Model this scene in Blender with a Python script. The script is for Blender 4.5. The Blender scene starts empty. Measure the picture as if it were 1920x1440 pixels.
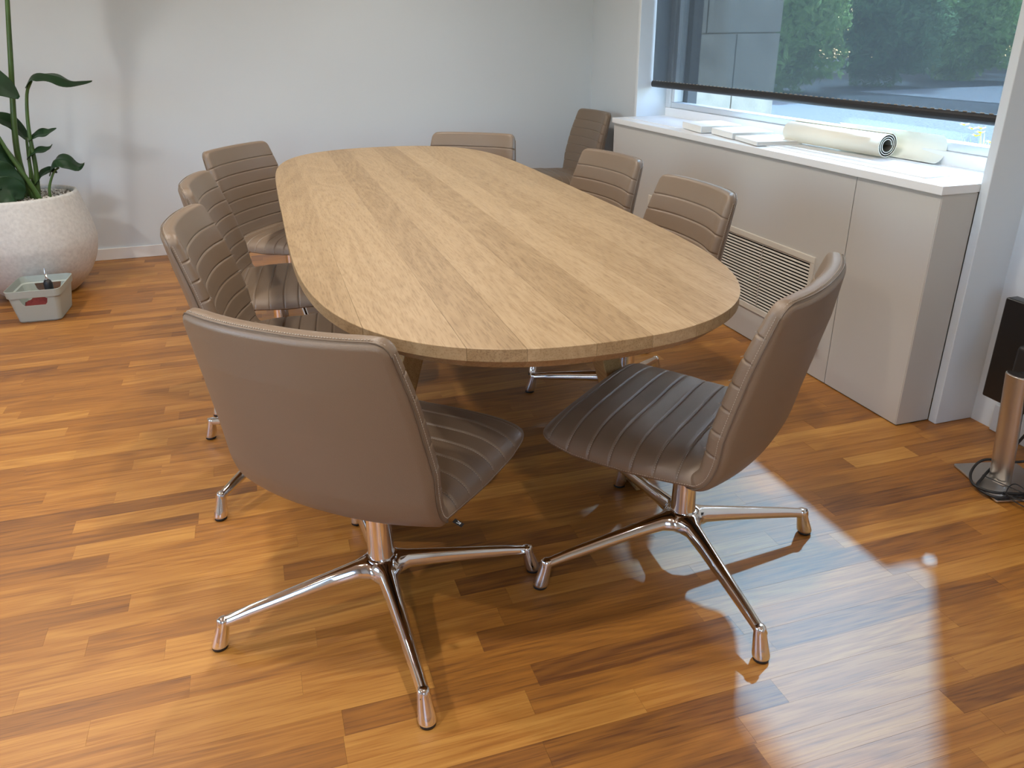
import bpy, bmesh, math, random
from mathutils import Vector, Matrix
random.seed(7)
scene = bpy.context.scene
COL = scene.collection

# ------------------------------------------------------------------ camera
H = 1.25
RIGHT = Vector((0.95274786, -0.30348267, -0.01302989))
DOWN = Vector((-0.13446905, -0.38290978, -0.91394649))
FWD = Vector((0.27237765, 0.87251268, -0.4056255))
cam_d = bpy.data.cameras.new('camera')
cam_d.sensor_width = 36.0
cam_d.lens = 1472.0 / 1920.0 * 36.0
cam_d.clip_start = 0.05
cam = bpy.data.objects.new('camera', cam_d)
COL.objects.link(cam)
mw = Matrix((RIGHT, -DOWN, -FWD)).transposed().to_4x4()
mw.translation = (0, 0, H)
cam.matrix_world = mw
scene.camera = cam

# ------------------------------------------------------------------ world, sun, exposure
SUN_DIR = Vector((-0.67, -0.722, -0.93)).normalized()
world = bpy.data.worlds.new('sky'); scene.world = world; world.use_nodes = True
wn = world.node_tree.nodes; wl = world.node_tree.links; wn.clear()
wo = wn.new('ShaderNodeOutputWorld'); wb = wn.new('ShaderNodeBackground'); ws = wn.new('ShaderNodeTexSky')
ws.sky_type = 'NISHITA'; ws.sun_disc = False
ws.sun_elevation = math.asin(-SUN_DIR.z)
ws.sun_rotation = math.atan2(-SUN_DIR.x, -SUN_DIR.y)
ws.altitude = 100.0
wb.inputs['Strength'].default_value = 1.45
wl.new(ws.outputs[0], wb.inputs['Color']); wl.new(wb.outputs[0], wo.inputs[0])

sun_d = bpy.data.lights.new('sun', 'SUN'); sun_d.energy = 13.5; sun_d.angle = math.radians(1.5)
sun_d.color = (0.36, 0.68, 1.0)
sun = bpy.data.objects.new('sun', sun_d); COL.objects.link(sun)
sun.rotation_euler = SUN_DIR.to_track_quat('-Z', 'Y').to_euler()

vs = scene.view_settings
vs.view_transform = 'Standard'; vs.look = 'None'; vs.exposure = 0.15; vs.gamma = 1.0; vs.use_curve_mapping = False
scene.cycles.use_denoising = True
scene.cycles.max_bounces = 10
scene.cycles.diffuse_bounces = 5
scene.cycles.glossy_bounces = 5
scene.cycles.transparent_max_bounces = 16
scene.cycles.sample_clamp_indirect = 6.0
scene.cycles.caustics_reflective = False
scene.cycles.caustics_refractive = False

# ------------------------------------------------------------------ material helpers
MATS = {}
def mat_new(name):
    m = bpy.data.materials.new(name); m.use_nodes = True
    nt = m.node_tree; nt.nodes.clear()
    out = nt.nodes.new('ShaderNodeOutputMaterial')
    MATS[name] = m
    return m, nt.nodes, nt.links, out

def principled(name, color, rough=0.5, metal=0.0, spec=0.5, noise=None, bump=None, coat=0.0, coat_rough=0.1, sheen=0.0):
    """noise=(scale, amount): colour variation; bump=(scale, strength)"""
    m, N, L, out = mat_new(name)
    b = N.new('ShaderNodeBsdfPrincipled'); L.new(b.outputs[0], out.inputs[0])
    b.inputs['Base Color'].default_value = (*color, 1)
    b.inputs['Roughness'].default_value = rough
    b.inputs['Metallic'].default_value = metal
    b.inputs['Specular IOR Level'].default_value = spec
    b.inputs['Coat Weight'].default_value = coat
    b.inputs['Coat Roughness'].default_value = coat_rough
    b.inputs['Sheen Weight'].default_value = sheen
    tc = N.new('ShaderNodeTexCoord')
    if noise:
        n = N.new('ShaderNodeTexNoise'); n.inputs['Scale'].default_value = noise[0]; n.inputs['Detail'].default_value = 5
        L.new(tc.outputs['Object'], n.inputs['Vector'])
        r = N.new('ShaderNodeValToRGB')
        a = noise[1]
        r.color_ramp.elements[0].position = 0.3; r.color_ramp.elements[1].position = 0.7
        r.color_ramp.elements[0].color = (*[c * (1 - a) for c in color], 1)
        r.color_ramp.elements[1].color = (*[min(1, c * (1 + a)) for c in color], 1)
        L.new(n.outputs['Fac'], r.inputs[0]); L.new(r.outputs[0], b.inputs['Base Color'])
    if bump:
        n2 = N.new('ShaderNodeTexNoise'); n2.inputs['Scale'].default_value = bump[0]; n2.inputs['Detail'].default_value = 3
        L.new(tc.outputs['Object'], n2.inputs['Vector'])
        bp = N.new('ShaderNodeBump'); bp.inputs['Strength'].default_value = bump[1]; bp.inputs['Distance'].default_value = 0.002
        L.new(n2.outputs['Fac'], bp.inputs['Height']); L.new(bp.outputs[0], b.inputs['Normal'])
    return m

def wood(name, dark, mid, light, axis, grain=1.0, rough=0.4, coat=0.0, contrast=0.5, spec=0.5, coat_rough=0.25, figure=0.35, s_long=None, s_cross=None, pore=(14, 300), pores=0.35):
    """plank wood: per-piece attribute 'tone' picks the ground colour, 'pid' shifts the grain"""
    m, N, L, out = mat_new(name)
    b = N.new('ShaderNodeBsdfPrincipled'); L.new(b.outputs[0], out.inputs[0])
    b.inputs['Roughness'].default_value = rough; b.inputs['Specular IOR Level'].default_value = spec
    b.inputs['Coat Weight'].default_value = coat; b.inputs['Coat Roughness'].default_value = coat_rough
    geo = N.new('ShaderNodeNewGeometry')
    pid = N.new('ShaderNodeAttribute'); pid.attribute_name = 'pid'
    tone = N.new('ShaderNodeAttribute'); tone.attribute_name = 'tone'
    add = N.new('ShaderNodeVectorMath'); add.operation = 'MULTIPLY_ADD'
    add.inputs[1].default_value = (17.3, 23.7, 9.1)
    L.new(pid.outputs['Fac'], add.inputs[0]); L.new(geo.outputs['Position'], add.inputs[2])
    mp = N.new('ShaderNodeMapping'); L.new(add.outputs[0], mp.inputs['Vector'])
    s_long = s_long or 1.6 * grain; s_cross = s_cross or 34.0 * grain
    mp.inputs['Scale'].default_value = (s_long, s_cross, s_cross) if axis == 'x' else (s_cross, s_long, s_cross)
    n = N.new('ShaderNodeTexNoise'); n.inputs['Scale'].default_value = 1.0; n.inputs['Detail'].default_value = 6; n.inputs['Roughness'].default_value = 0.62
    n.inputs['Distortion'].default_value = 0.6
    L.new(mp.outputs[0], n.inputs['Vector'])
    # cathedral figure
    mp2 = N.new('ShaderNodeMapping'); L.new(add.outputs[0], mp2.inputs['Vector'])
    mp2.inputs['Scale'].default_value = (0.8, 6.0, 6.0) if axis == 'x' else (6.0, 0.8, 6.0)
    wnz = N.new('ShaderNodeTexNoise'); wnz.inputs['Scale'].default_value = 1.0; wnz.inputs['Detail'].default_value = 1.5
    wnz.inputs['Distortion'].default_value = 0.3
    L.new(mp2.outputs[0], wnz.inputs['Vector'])
    ph = N.new('ShaderNodeMath'); ph.operation = 'MULTIPLY'; ph.inputs[1].default_value = 95.0; L.new(wnz.outputs['Fac'], ph.inputs[0])
    sn = N.new('ShaderNodeMath'); sn.operation = 'SINE'; L.new(ph.outputs[0], sn.inputs[0])
    w = N.new('ShaderNodeMath'); w.operation = 'MULTIPLY_ADD'; w.inputs[1].default_value = 0.5; w.inputs[2].default_value = 0.5; L.new(sn.outputs[0], w.inputs[0])
    # fine pores
    mp3 = N.new('ShaderNodeMapping'); L.new(add.outputs[0], mp3.inputs['Vector'])
    mp3.inputs['Scale'].default_value = (pore[0], pore[1], pore[1]) if axis == 'x' else (pore[1], pore[0], pore[1])
    p0 = N.new('ShaderNodeTexNoise'); p0.inputs['Scale'].default_value = 1.0; p0.inputs['Detail'].default_value = 2
    L.new(mp3.outputs[0], p0.inputs['Vector'])
    p = N.new('ShaderNodeMapRange'); p.inputs['From Min'].default_value = 0.36; p.inputs['From Max'].default_value = 0.50
    L.new(p0.outputs['Fac'], p.inputs['Value'])
    ramp = N.new('ShaderNodeValToRGB')
    e = ramp.color_ramp.elements
    e[0].position = 0.0; e[0].color = (*dark, 1)
    e[1].position = 1.0; e[1].color = (*light, 1)
    em = e.new(0.5); em.color = (*mid, 1)
    # fac = tone + contrast*(noise-.5) + figure*(wave-.5)
    m1 = N.new('ShaderNodeMath'); m1.operation = 'MULTIPLY_ADD'; m1.inputs[1].default_value = contrast
    L.new(n.outputs['Fac'], m1.inputs[0]); L.new(tone.outputs['Fac'], m1.inputs[2])
    m2 = N.new('ShaderNodeMath'); m2.operation = 'MULTIPLY_ADD'; m2.inputs[1].default_value = figure * contrast
    L.new(w.outputs[0], m2.inputs[0]); L.new(m1.outputs[0], m2.inputs[2])
    m3 = N.new('ShaderNodeMath'); m3.operation = 'MULTIPLY_ADD'; m3.inputs[1].default_value = pores
    L.new(p.outputs[0], m3.inputs[0]); L.new(m2.outputs[0], m3.inputs[2])
    m4 = N.new('ShaderNodeMath'); m4.operation = 'SUBTRACT'; m4.inputs[1].default_value = contrast * (0.5 + figure * 0.5) + pores * 0.85
    L.new(m3.outputs[0], m4.inputs[0])
    L.new(m4.outputs[0], ramp.inputs[0]); L.new(ramp.outputs[0], b.inputs['Base Color'])
    bp = N.new('ShaderNodeBump'); bp.inputs['Strength'].default_value = 0.06; bp.inputs['Distance'].default_value = 0.001
    L.new(p.outputs[0], bp.inputs['Height']); L.new(bp.outputs[0], b.inputs['Normal'])
    return m

# colours
M_WALL = principled('wall_paint', (0.655, 0.705, 0.745), 0.85, spec=0.2, noise=(1.2, 0.015), bump=(220, 0.08))
M_CEIL = principled('ceiling_paint', (0.80, 0.80, 0.79), 0.9, spec=0.2)
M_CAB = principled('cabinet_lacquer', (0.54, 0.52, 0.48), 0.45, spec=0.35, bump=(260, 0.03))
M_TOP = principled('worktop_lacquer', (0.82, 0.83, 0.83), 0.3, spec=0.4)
M_UPVC = principled('white_window_frame', (0.82, 0.84, 0.86), 0.3, spec=0.5)
M_GRILLE = principled('grille_enamel', (0.66, 0.62, 0.54), 0.35, spec=0.5)
M_DARK = principled('dark_void', (0.012, 0.012, 0.012), 0.8)
M_FLOOR = wood('merbau_strip', (0.135, 0.043, 0.006), (0.385, 0.150, 0.018), (0.62, 0.31, 0.062), 'x', s_long=2.0, s_cross=66.0, rough=0.46, contrast=0.72, spec=0.95, coat=0.0, coat_rough=0.1, figure=0.2, pore=(9, 240), pores=0.16)
M_SUB = principled('subfloor', (0.06, 0.03, 0.015), 0.8)
M_OAK = wood('oak_top', (0.205, 0.128, 0.058), (0.365, 0.250, 0.132), (0.49, 0.358, 0.21), 'y', s_long=3.2, s_cross=125.0, rough=0.44, contrast=0.55, spec=0.4, figure=0.26, pore=(26, 330), pores=0.26)
M_OAKEND = wood('oak_leg', (0.30, 0.17, 0.06), (0.44, 0.27, 0.11), (0.56, 0.37, 0.17), 'y', grain=0.6, rough=0.5, contrast=0.4, spec=0.35)
M_LEATHER = principled('taupe_leather', (0.205, 0.146, 0.098), 0.43, spec=0.65, noise=(3, 0.04), bump=(520, 0.22))
M_STITCH = principled('stitch_thread', (0.42, 0.35, 0.28), 0.7)
M_PIPE = principled('leather_piping', (0.15, 0.112, 0.08), 0.45, spec=0.45)
M_CHROME = principled('polished_aluminium', (0.86, 0.85, 0.84), 0.07, metal=1.0)
M_CHROME2 = principled('brushed_aluminium', (0.62, 0.60, 0.57), 0.33, metal=1.0, bump=(400, 0.05))
M_BLACK = principled('black_plastic', (0.014, 0.014, 0.015), 0.45)
M_PANEL = principled('black_monitor', (0.012, 0.012, 0.013), 0.3)
M_POT = principled('pale_terrazzo', (0.64, 0.635, 0.60), 0.6, noise=(60, 0.10), bump=(150, 0.15))
M_SOIL = principled('potting_soil', (0.10, 0.08, 0.06), 0.9)
M_PEBBLE = principled('white_pebble', (0.70, 0.68, 0.63), 0.7, noise=(30, 0.2))
M_STEM = principled('green_stem', (0.062, 0.125, 0.028), 0.4, noise=(6, 0.3))
M_LEAF = principled('glossy_leaf', (0.012, 0.040, 0.014), 0.45, noise=(8, 0.35), spec=0.3)
M_BIN = principled('sage_plastic', (0.40, 0.45, 0.41), 0.5, bump=(500, 0.05))
M_RED = principled('red_cloth', (0.15, 0.014, 0.014), 0.8)
M_BOOK = principled('white_book_cover', (0.80, 0.80, 0.78), 0.45)
M_PAGES = principled('book_pages', (0.62, 0.58, 0.52), 0.9)
M_PAPER = principled('cream_paper', (0.86, 0.82, 0.70), 0.7)
M_ORANGE = principled('orange_print', (0.75, 0.22, 0.10), 0.6)
M_STONE = principled('sandstone_block', (0.52, 0.47, 0.38), 0.85, noise=(9, 0.16), bump=(60, 0.5))
M_GRAVEL = principled('gravel_ground', (0.042, 0.047, 0.056), 0.95, noise=(26, 0.9), bump=(60, 0.8))
M_PAVE = principled('pale_paving', (0.26, 0.27, 0.29), 0.9, noise=(3, 0.08))
def foliage(name, col, tr):
    m = principled(name, col, 0.6, noise=(1.3, 0.5)); N = m.node_tree.nodes; L = m.node_tree.links
    b = [n for n in N if n.type == 'BSDF_PRINCIPLED'][0]; out = [n for n in N if n.type == 'OUTPUT_MATERIAL'][0]
    t = N.new('ShaderNodeBsdfTranslucent'); t.inputs[0].default_value = (*tr, 1)
    mx = N.new('ShaderNodeMixShader'); mx.inputs[0].default_value = 0.5
    L.new(b.outputs[0], mx.inputs[1]); L.new(t.outputs[0], mx.inputs[2]); L.new(mx.outputs[0], out.inputs[0]); return m
M_FOL = foliage('garden_foliage', (0.24, 0.38, 0.13), (0.50, 0.72, 0.26))
M_FOL2 = foliage('dark_foliage', (0.12, 0.22, 0.10), (0.26, 0.44, 0.20))
M_BARK = principled('bark', (0.10, 0.075, 0.055), 0.9)
M_ANTH = principled('anthracite_frame', (0.05, 0.055, 0.065), 0.45)
M_YEL = principled('yellow_petal', (0.85, 0.65, 0.05), 0.6)

def glass_mat():
    m, N, L, out = mat_new('window_glass')
    t = N.new('ShaderNodeBsdfTransparent'); t.inputs[0].default_value = (0.95, 0.98, 0.97, 1)
    g = N.new('ShaderNodeBsdfGlossy'); g.inputs['Roughness'].default_value = 0.02
    lw = N.new('ShaderNodeLayerWeight'); lw.inputs[0].default_value = 0.5
    pw = N.new('ShaderNodeMath'); pw.operation = 'POWER'; pw.inputs[1].default_value = 4.0; L.new(lw.outputs['Facing'], pw.inputs[0])
    fr = N.new('ShaderNodeMath'); fr.operation = 'MULTIPLY_ADD'; fr.inputs[1].default_value = 0.5; fr.inputs[2].default_value = 0.03; L.new(pw.outputs[0], fr.inputs[0])
    mx = N.new('ShaderNodeMixShader'); L.new(fr.outputs[0], mx.inputs[0]); L.new(t.outputs[0], mx.inputs[1]); L.new(g.outputs[0], mx.inputs[2])
    L.new(mx.outputs[0], out.inputs[0]); return m
M_GLASS = glass_mat()

def screen_mat():
    """open-weave roller screen: threads are diffuse charcoal, the gaps let light through"""
    m, N, L, out = mat_new('charcoal_screen_fabric')
    t = N.new('ShaderNodeBsdfTransparent'); t.inputs[0].default_value = (1, 1, 1, 1)
    d = N.new('ShaderNodeBsdfDiffuse'); d.inputs[0].default_value = (0.045, 0.052, 0.058, 1)
    tr = N.new('ShaderNodeBsdfTranslucent'); tr.inputs[0].default_value = (0.03, 0.034, 0.036, 1)
    ad = N.new('ShaderNodeAddShader'); L.new(d.outputs[0], ad.inputs[0]); L.new(tr.outputs[0], ad.inputs[1])
    geo = N.new('ShaderNodeNewGeometry')
    mp = N.new('ShaderNodeMapping'); mp.inputs['Scale'].default_value = (160, 160, 900)
    L.new(geo.outputs['Position'], mp.inputs['Vector'])
    n = N.new('ShaderNodeTexNoise'); n.inputs['Scale'].default_value = 1.0; n.inputs['Detail'].default_value = 2
    L.new(mp.outputs[0], n.inputs['Vector'])
    mr = N.new('ShaderNodeMapRange'); mr.inputs['To Min'].default_value = 0.28; mr.inputs['To Max'].default_value = 0.50
    mr.inputs['From Min'].default_value = 0.3; mr.inputs['From Max'].default_value = 0.7
    L.new(n.outputs['Fac'], mr.inputs['Value'])
    mx = N.new('ShaderNodeMixShader'); L.new(mr.outputs[0], mx.inputs[0]); L.new(ad.outputs[0], mx.inputs[1]); L.new(t.outputs[0], mx.inputs[2])
    L.new(mx.outputs[0], out.inputs[0]); return m
M_SCREEN = screen_mat()

# ------------------------------------------------------------------ geometry helpers
class MB:
    def __init__(self):
        self.v = []; self.f = []
    def quad(self, a, b, c, d):
        i = len(self.v); self.v += [a, b, c, d]; self.f.append((i, i + 1, i + 2, i + 3)); return self
    def box(self, x0, x1, y0, y1, z0, z1):
        i = len(self.v)
        self.v += [(x0, y0, z0), (x1, y0, z0), (x1, y1, z0), (x0, y1, z0), (x0, y0, z1), (x1, y0, z1), (x1, y1, z1), (x0, y1, z1)]
        self.f += [tuple(i + k for k in q) for q in ((3, 2, 1, 0), (4, 5, 6, 7), (0, 1, 5, 4), (1, 2, 6, 5), (2, 3, 7, 6), (3, 0, 4, 7))]
        return self
    def obox(self, c, ax, ay, az):
        """oriented box: centre and three half-axis vectors"""
        i = len(self.v); c = Vector(c)
        for sz in (-1, 1):
            for sx, sy in ((-1, -1), (1, -1), (1, 1), (-1, 1)):
                self.v.append(tuple(c + Vector(ax) * sx + Vector(ay) * sy + Vector(az) * sz))
        self.f += [tuple(i + k for k in q) for q in ((3, 2, 1, 0), (4, 5, 6, 7), (0, 1, 5, 4), (1, 2, 6, 5), (2, 3, 7, 6), (3, 0, 4, 7))]
        return self
    def loft(self, rings, cap0=True, cap1=True, closed=True):
        i = len(self.v); n = len(rings[0])
        for r in rings: self.v += [tuple(p) for p in r]
        for k in range(len(rings) - 1):
            for j in range(n if closed else n - 1):
                a = i + k * n + j; b = i + k * n + (j + 1) % n
                self.f.append((a, b, b + n, a + n))
        if cap0: self.f.append(tuple(i + j for j in reversed(range(n))))
        if cap1: self.f.append(tuple(i + (len(rings) - 1) * n + j for j in range(n)))
        return self
    def tube(self, path, r, n=8, cap=True):
        path = [Vector(p) for p in path]
        if not isinstance(r, (list, tuple)): r = [r] * len(path)
        rings = []; prev = None
        for k, p in enumerate(path):
            t = (path[min(k + 1, len(path) - 1)] - path[max(k - 1, 0)]).normalized()
            if prev is None:
                u = t.cross(Vector((0, 0, 1)))
                if u.length < 1e-3: u = t.cross(Vector((1, 0, 0)))
                u.normalize()
            else:
                u = (prev - t * prev.dot(t)); u.normalize()
            prev = u; w = t.cross(u)
            rings.append([p + (u * math.cos(2 * math.pi * j / n) + w * math.sin(2 * math.pi * j / n)) * r[k] for j in range(n)])
        return self.loft(rings, cap, cap)
    def lathe(self, prof, c=(0, 0, 0), n=32, cap0=True, cap1=True):
        rings = [[(c[0] + r * math.cos(2 * math.pi * j / n), c[1] + r * math.sin(2 * math.pi * j / n), c[2] + z) for j in range(n)] for r, z in prof]
        return self.loft(rings, cap0, cap1)
    def mesh(self, name):
        me = bpy.data.meshes.new(name); me.from_pydata(self.v, [], self.f); me.update(); return me
    def build(self, name, mat, parent=None, smooth=False, bevel=0.0, segs=2):
        me = self.mesh(name); me.materials.append(mat)
        if smooth:
            for p in me.polygons: p.use_smooth = True
        o = bpy.data.objects.new(name, me); COL.objects.link(o)
        if parent is not None: o.parent = parent
        if bevel > 0:
            b = o.modifiers.new('bevel', 'BEVEL'); b.width = bevel; b.segments = segs; b.limit_method = 'ANGLE'; b.angle_limit = math.radians(40)
            for p in me.polygons: p.use_smooth = True
            w = o.modifiers.new('wn', 'WEIGHTED_NORMAL'); w.keep_sharp = True
        return o

def catmull(pts, n):
    pts = [Vector(p) for p in pts]
    P = [pts[0] * 2 - pts[1]] + pts + [pts[-1] * 2 - pts[-2]]
    dense = []
    for k in range(1, len(P) - 2):
        for j in range(20):
            t = j / 20
            a, b, c, d = P[k - 1], P[k], P[k + 1], P[k + 2]
            dense.append(0.5 * ((2 * b) + (c - a) * t + (2 * a - 5 * b + 4 * c - d) * t * t + (3 * b - a - 3 * c + d) * t ** 3))
    dense.append(pts[-1])
    L = [0]
    for k in range(1, len(dense)): L.append(L[-1] + (dense[k] - dense[k - 1]).length)
    out = []; k = 0
    for j in range(n):
        s = L[-1] * j / (n - 1)
        while k < len(L) - 2 and L[k + 1] < s: k += 1
        t = (s - L[k]) / max(1e-9, L[k + 1] - L[k])
        out.append(dense[k].lerp(dense[k + 1], t))
    return out, L[-1]

def interp(tbl, x):
    if x <= tbl[0][0]: return tbl[0][1]
    for (a, va), (b, vb) in zip(tbl, tbl[1:]):
        if x <= b:
            t = (x - a) / (b - a); t = t * t * (3 - 2 * t) if False else t
            return va + (vb - va) * t
    return tbl[-1][1]

def empty(name, loc=(0, 0, 0), rz=0.0):
    o = bpy.data.objects.new(name, None); COL.objects.link(o); o.empty_display_size = 0.1
    o.location = loc; o.rotation_euler = (0, 0, rz); return o
def tag(o, label=None, cat=None, group=None, kind=None):
    if label: o['label'] = label
    if cat: o['category'] = cat
    if group: o['group'] = group
    if kind: o['kind'] = kind
    return o
def struct(o, label=None): return tag(o, label=label, kind='structure')
def set_attr(me, name, val):
    a = me.attributes.new(name, 'FLOAT', 'FACE')
    if isinstance(val, list): a.data.foreach_set('value', val)
    else: a.data.foreach_set('value', [val] * len(me.polygons))

def project(p):
    d = Vector(p) - Vector((0, 0, H)); z = d.dot(FWD)
    if z < 0.05: return None
    return (960 + 1472 * d.dot(RIGHT) / z, 720 + 1472 * d.dot(DOWN) / z)

# ------------------------------------------------------------------ room shell
YB = 5.354           # back wall
XW = 2.275           # window wall
XL, YF, ZC = -3.3, -3.0, 2.62
XJ = 2.118           # face of the window surround
Y0, Y1 = 1.908, 4.316 # opening between the jambs
ZTOP = 0.815         # top of the sill worktop
ZH = 2.27            # window head

struct(MB().box(XL - .12, XW + .2, YB, YB + .15, -.05, ZC).build('wall_back', M_WALL), 'plain white wall behind the table')
w = MB()
w.box(XW, XW + .16, YF, Y0 - .033, -.05, ZC)
w.box(XW, XW + .16, Y1 + .03, YB, -.05, ZC)
w.box(XW, XW + .16, Y0 - .033, Y1 + .03, -.05, .80)
w.box(XW, XW + .16, Y0 - .033, Y1 + .03, ZH + .04, ZC)
struct(w.build('wall_right', M_WALL), 'white wall with the window in it')
w = MB()
w.box(XL - .12, XL, YF, .4, -.05, ZC); w.box(XL - .12, XL, 2.3, YB, -.05, ZC)
w.box(XL - .12, XL, .4, 2.3, -.05, .9); w.box(XL - .12, XL, .4, 2.3, 2.3, ZC)  # unseen opening, placed and sized for the daylight it lets in
struct(w.build('wall_left', M_WALL))
w = MB()
w.box(XL, -2.0, YF - .12, YF, -.05, ZC); w.box(-.7, XW + .16, YF - .12, YF, -.05, ZC)
w.box(-2.0, -.7, YF - .12, YF, -.05, .85); w.box(-2.0, -.7, YF - .12, YF, 2.35, ZC)  # unseen opening added behind the camera to let in sky fill
struct(w.build('wall_front', M_WALL))
ceil = struct(MB().box(XL - .12, XW + .16, YF - .12, YB + .15, ZC, ZC + .12).build('ceiling', M_CEIL))
struct(MB().box(XL, XW, YB - .013, YB, 0, .072).build('baseboard_back', M_TOP, bevel=.003), 'low white baseboard along the back wall')
struct(MB().box(XW - .013, XW, YF, Y0 - .12, 0, .095).build('baseboard_right', M_WALL, bevel=.003), 'low white baseboard beside the window surround')

# window surround: boxed-out jambs and head, down to the floor on both sides
struct(MB().box(XJ, XW + .034, Y0 - .033, Y0, 0, ZH + .06).build('trim_1', M_WALL, bevel=.003), 'white boxed-out jamb right of the window')
struct(MB().box(XJ, XW + .034, Y1, Y1 + .028, 0, ZH + .06).build('trim_2', M_WALL, bevel=.003), 'white boxed-out jamb left of the window')
struct(MB().box(XJ, XW + .034, Y0, Y1, ZH, ZH + .06).build('trim_3', M_WALL, bevel=.003))

# ------------------------------------------------------------------ recessed downlights of the room, plus unseen fill spots added behind the camera
def downlight_or_fill(x, y, power, size=2.6, blend=0.8, col=(1.0, 0.93, 0.84)):
    t = MB().lathe([(.045, 0), (.058, 0), (.058, -.006), (.045, -.004)], (x, y, ZC), 24, False, False)
    t.build('downlight_or_fill_ring', M_UPVC, ceil, smooth=True)
    d = bpy.data.lights.new('downlight_or_fill', 'SPOT'); d.energy = power; d.spot_size = size; d.spot_blend = blend
    d.shadow_soft_size = 0.045; d.color = col
    o = bpy.data.objects.new('downlight_or_fill', d); COL.objects.link(o); o.location = (x, y, ZC - .012)
for (x, y, p) in ((-1.45, .6, 95), (-1.45, 2.5, 100), (-1.5, 4.0, 60), (.35, .9, 72), (.45, 2.3, 72), (.75, 3.9, 90), (-.7, -1.1, 82), (1.1, -1.3, 45)):  # last pair: unseen fill added behind the camera to brighten the chair backs
    downlight_or_fill(x, y, p)

# ------------------------------------------------------------------ floor of hardwood strips
PW = 0.067; ROW0 = 1.4793
floor = struct(MB().box(XL, XW, YF, YB, -.05, -.012).build('floor', M_SUB), 'glossy reddish hardwood strip floor')
# joints read off the photograph: (x, row, tone left, tone right)
J = [(-.574, 5, .62, .66), (-.512, 2, .62, .40), (-.625, 0, .55, .68), (-.283, -1, .34, .50), (-.341, -3, .52, .64), (-.513, 7, .30, .52),
     (-.032, 6, .55, .50), (-.074, 4, .60, .30), (-.627, 10, .34, .62), (-.294, 9, .28, .56), (.386, -5, .68, .36), (.602, -6, .66, .46),
     (.377, -7, .24, .20), (1.201, -9, .60, .22), (1.391, -6, .60, .48), (1.142, -11, .40, .62), (1.661, 4, .36, .74), (1.90, 4, .74, .34),
     (-.368, 23, .46, .66), (-.804, 31, .62, .42), (-.630, 26, .40, .64), (-.712, 22, .70, .48), (-.445, 24, .40, .66), (-.765, 26, .36, .40),
     (-.514, 18, .50, .66), (-.510, 15, .44, .66), (-.398, 15, .66, .40), (-.741, 13, .40, .60)]
rows = {}
for x, k, a, b in J: rows.setdefault(k, []).append((x, a, b))
strips = []
k0 = int(math.floor((YF - ROW0) / PW)) ; k1 = int(math.ceil((YB - ROW0) / PW))
for k in range(k0, k1 + 1):
    yc = ROW0 + k * PW
    ya, yb = max(YF, yc - PW / 2), min(YB, yc + PW / 2)
    if yb - ya < .004: continue
    fixed = sorted(rows.get(k, []))
    cuts = [XL]
    stops = [f[0] for f in fixed] + [XW]
    for s in stops:
        while True:
            step = random.uniform(.28, .78)
            if cuts[-1] + step > s - .22: break
            cuts.append(cuts[-1] + step)
        cuts.append(s)
    for a, b in zip(cuts, cuts[1:]):
        t = min(.86, max(.14, random.gauss(.48, .15)))
        for fx, ta, tb in fixed:
            if abs(b - fx) < 1e-6: t = ta
            if abs(a - fx) < 1e-6: t = tb
        strips.append((a, b, ya, yb, t))
def strip_area(s):
    ps = [project((x, y, 0)) for x, y in ((s[0], s[2]), (s[1], s[2]), (s[1], s[3]), (s[0], s[3]))]
    if any(p is None for p in ps): return 0
    ps = [(min(1920, max(0, p[0])), min(1440, max(0, p[1]))) for p in ps]
    return abs(sum(ps[i][0] * ps[(i + 1) % 4][1] - ps[(i + 1) % 4][0] * ps[i][1] for i in range(4))) / 2
strips.sort(key=strip_area, reverse=True)
G = 0.00016
def strip_box(mb, s): mb.box(s[0] + G, s[1] - G, s[2] + G, s[3] - G, -.012, random.uniform(-.0003, 0))
for s in strips[:300]:
    mb = MB(); strip_box(mb, s)
    o = mb.build('floor_plank', M_FLOOR, floor)
    set_attr(o.data, 'tone', s[4]); set_attr(o.data, 'pid', random.random() * 10)
mb = MB(); tones = []; pids = []
for s in strips[300:]:
    strip_box(mb, s); tones += [s[4]] * 6; pids += [random.random() * 10] * 6
o = mb.build('floor_plank_field', M_FLOOR, floor); tag(o, kind='stuff')
set_attr(o.data, 'tone', tones); set_attr(o.data, 'pid', pids)

# ------------------------------------------------------------------ window: frame, glass
win = struct(empty('window_1', (0, 0, 0)), 'white framed window half covered by a dark screen')
FX0, FX1 = 2.303, 2.365
fw = .045
m = MB(); m.box(FX0, FX1, Y0 - .02, Y1 + .02, .78, .80 + fw + .015).box(FX0, FX1, Y0 - .02, Y1 + .02, ZH - fw, ZH + .05).box(FX0, FX1, Y0 - .02, Y0 + fw, .80 + fw + .015, ZH - fw).box(FX0, FX1, Y1 - fw, Y1 + .02, .80 + fw + .015, ZH - fw)
m.build('window_frame', M_UPVC, win, bevel=.004)
sx0, sx1 = FX0 + .012, FX1 + .008; a0, a1, b0, b1 = Y0 + fw, Y1 - fw, .86, ZH - fw; sw = .03
m = MB(); m.box(sx0, sx1, a0, a1, b0, b0 + sw).box(sx0, sx1, a0, a1, b1 - sw, b1).box(sx0, sx1, a0, a0 + sw, b0 + sw, b1 - sw).box(sx0, sx1, a1 - sw, a1, b0 + sw, b1 - sw)
sash = m.build('sash', M_UPVC, win, bevel=.004)
MB().box(2.338, 2.346, a0 + sw, a1 - sw, b0 + sw, b1 - sw).build('window_pane', M_GLASS, sash)
m = MB(); m.box(FX1 + .01, FX1 + .07, Y1 - .12, Y1 - .03, .80, ZH).build('shutter_rail', M_ANTH, win, bevel=.003)

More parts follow.
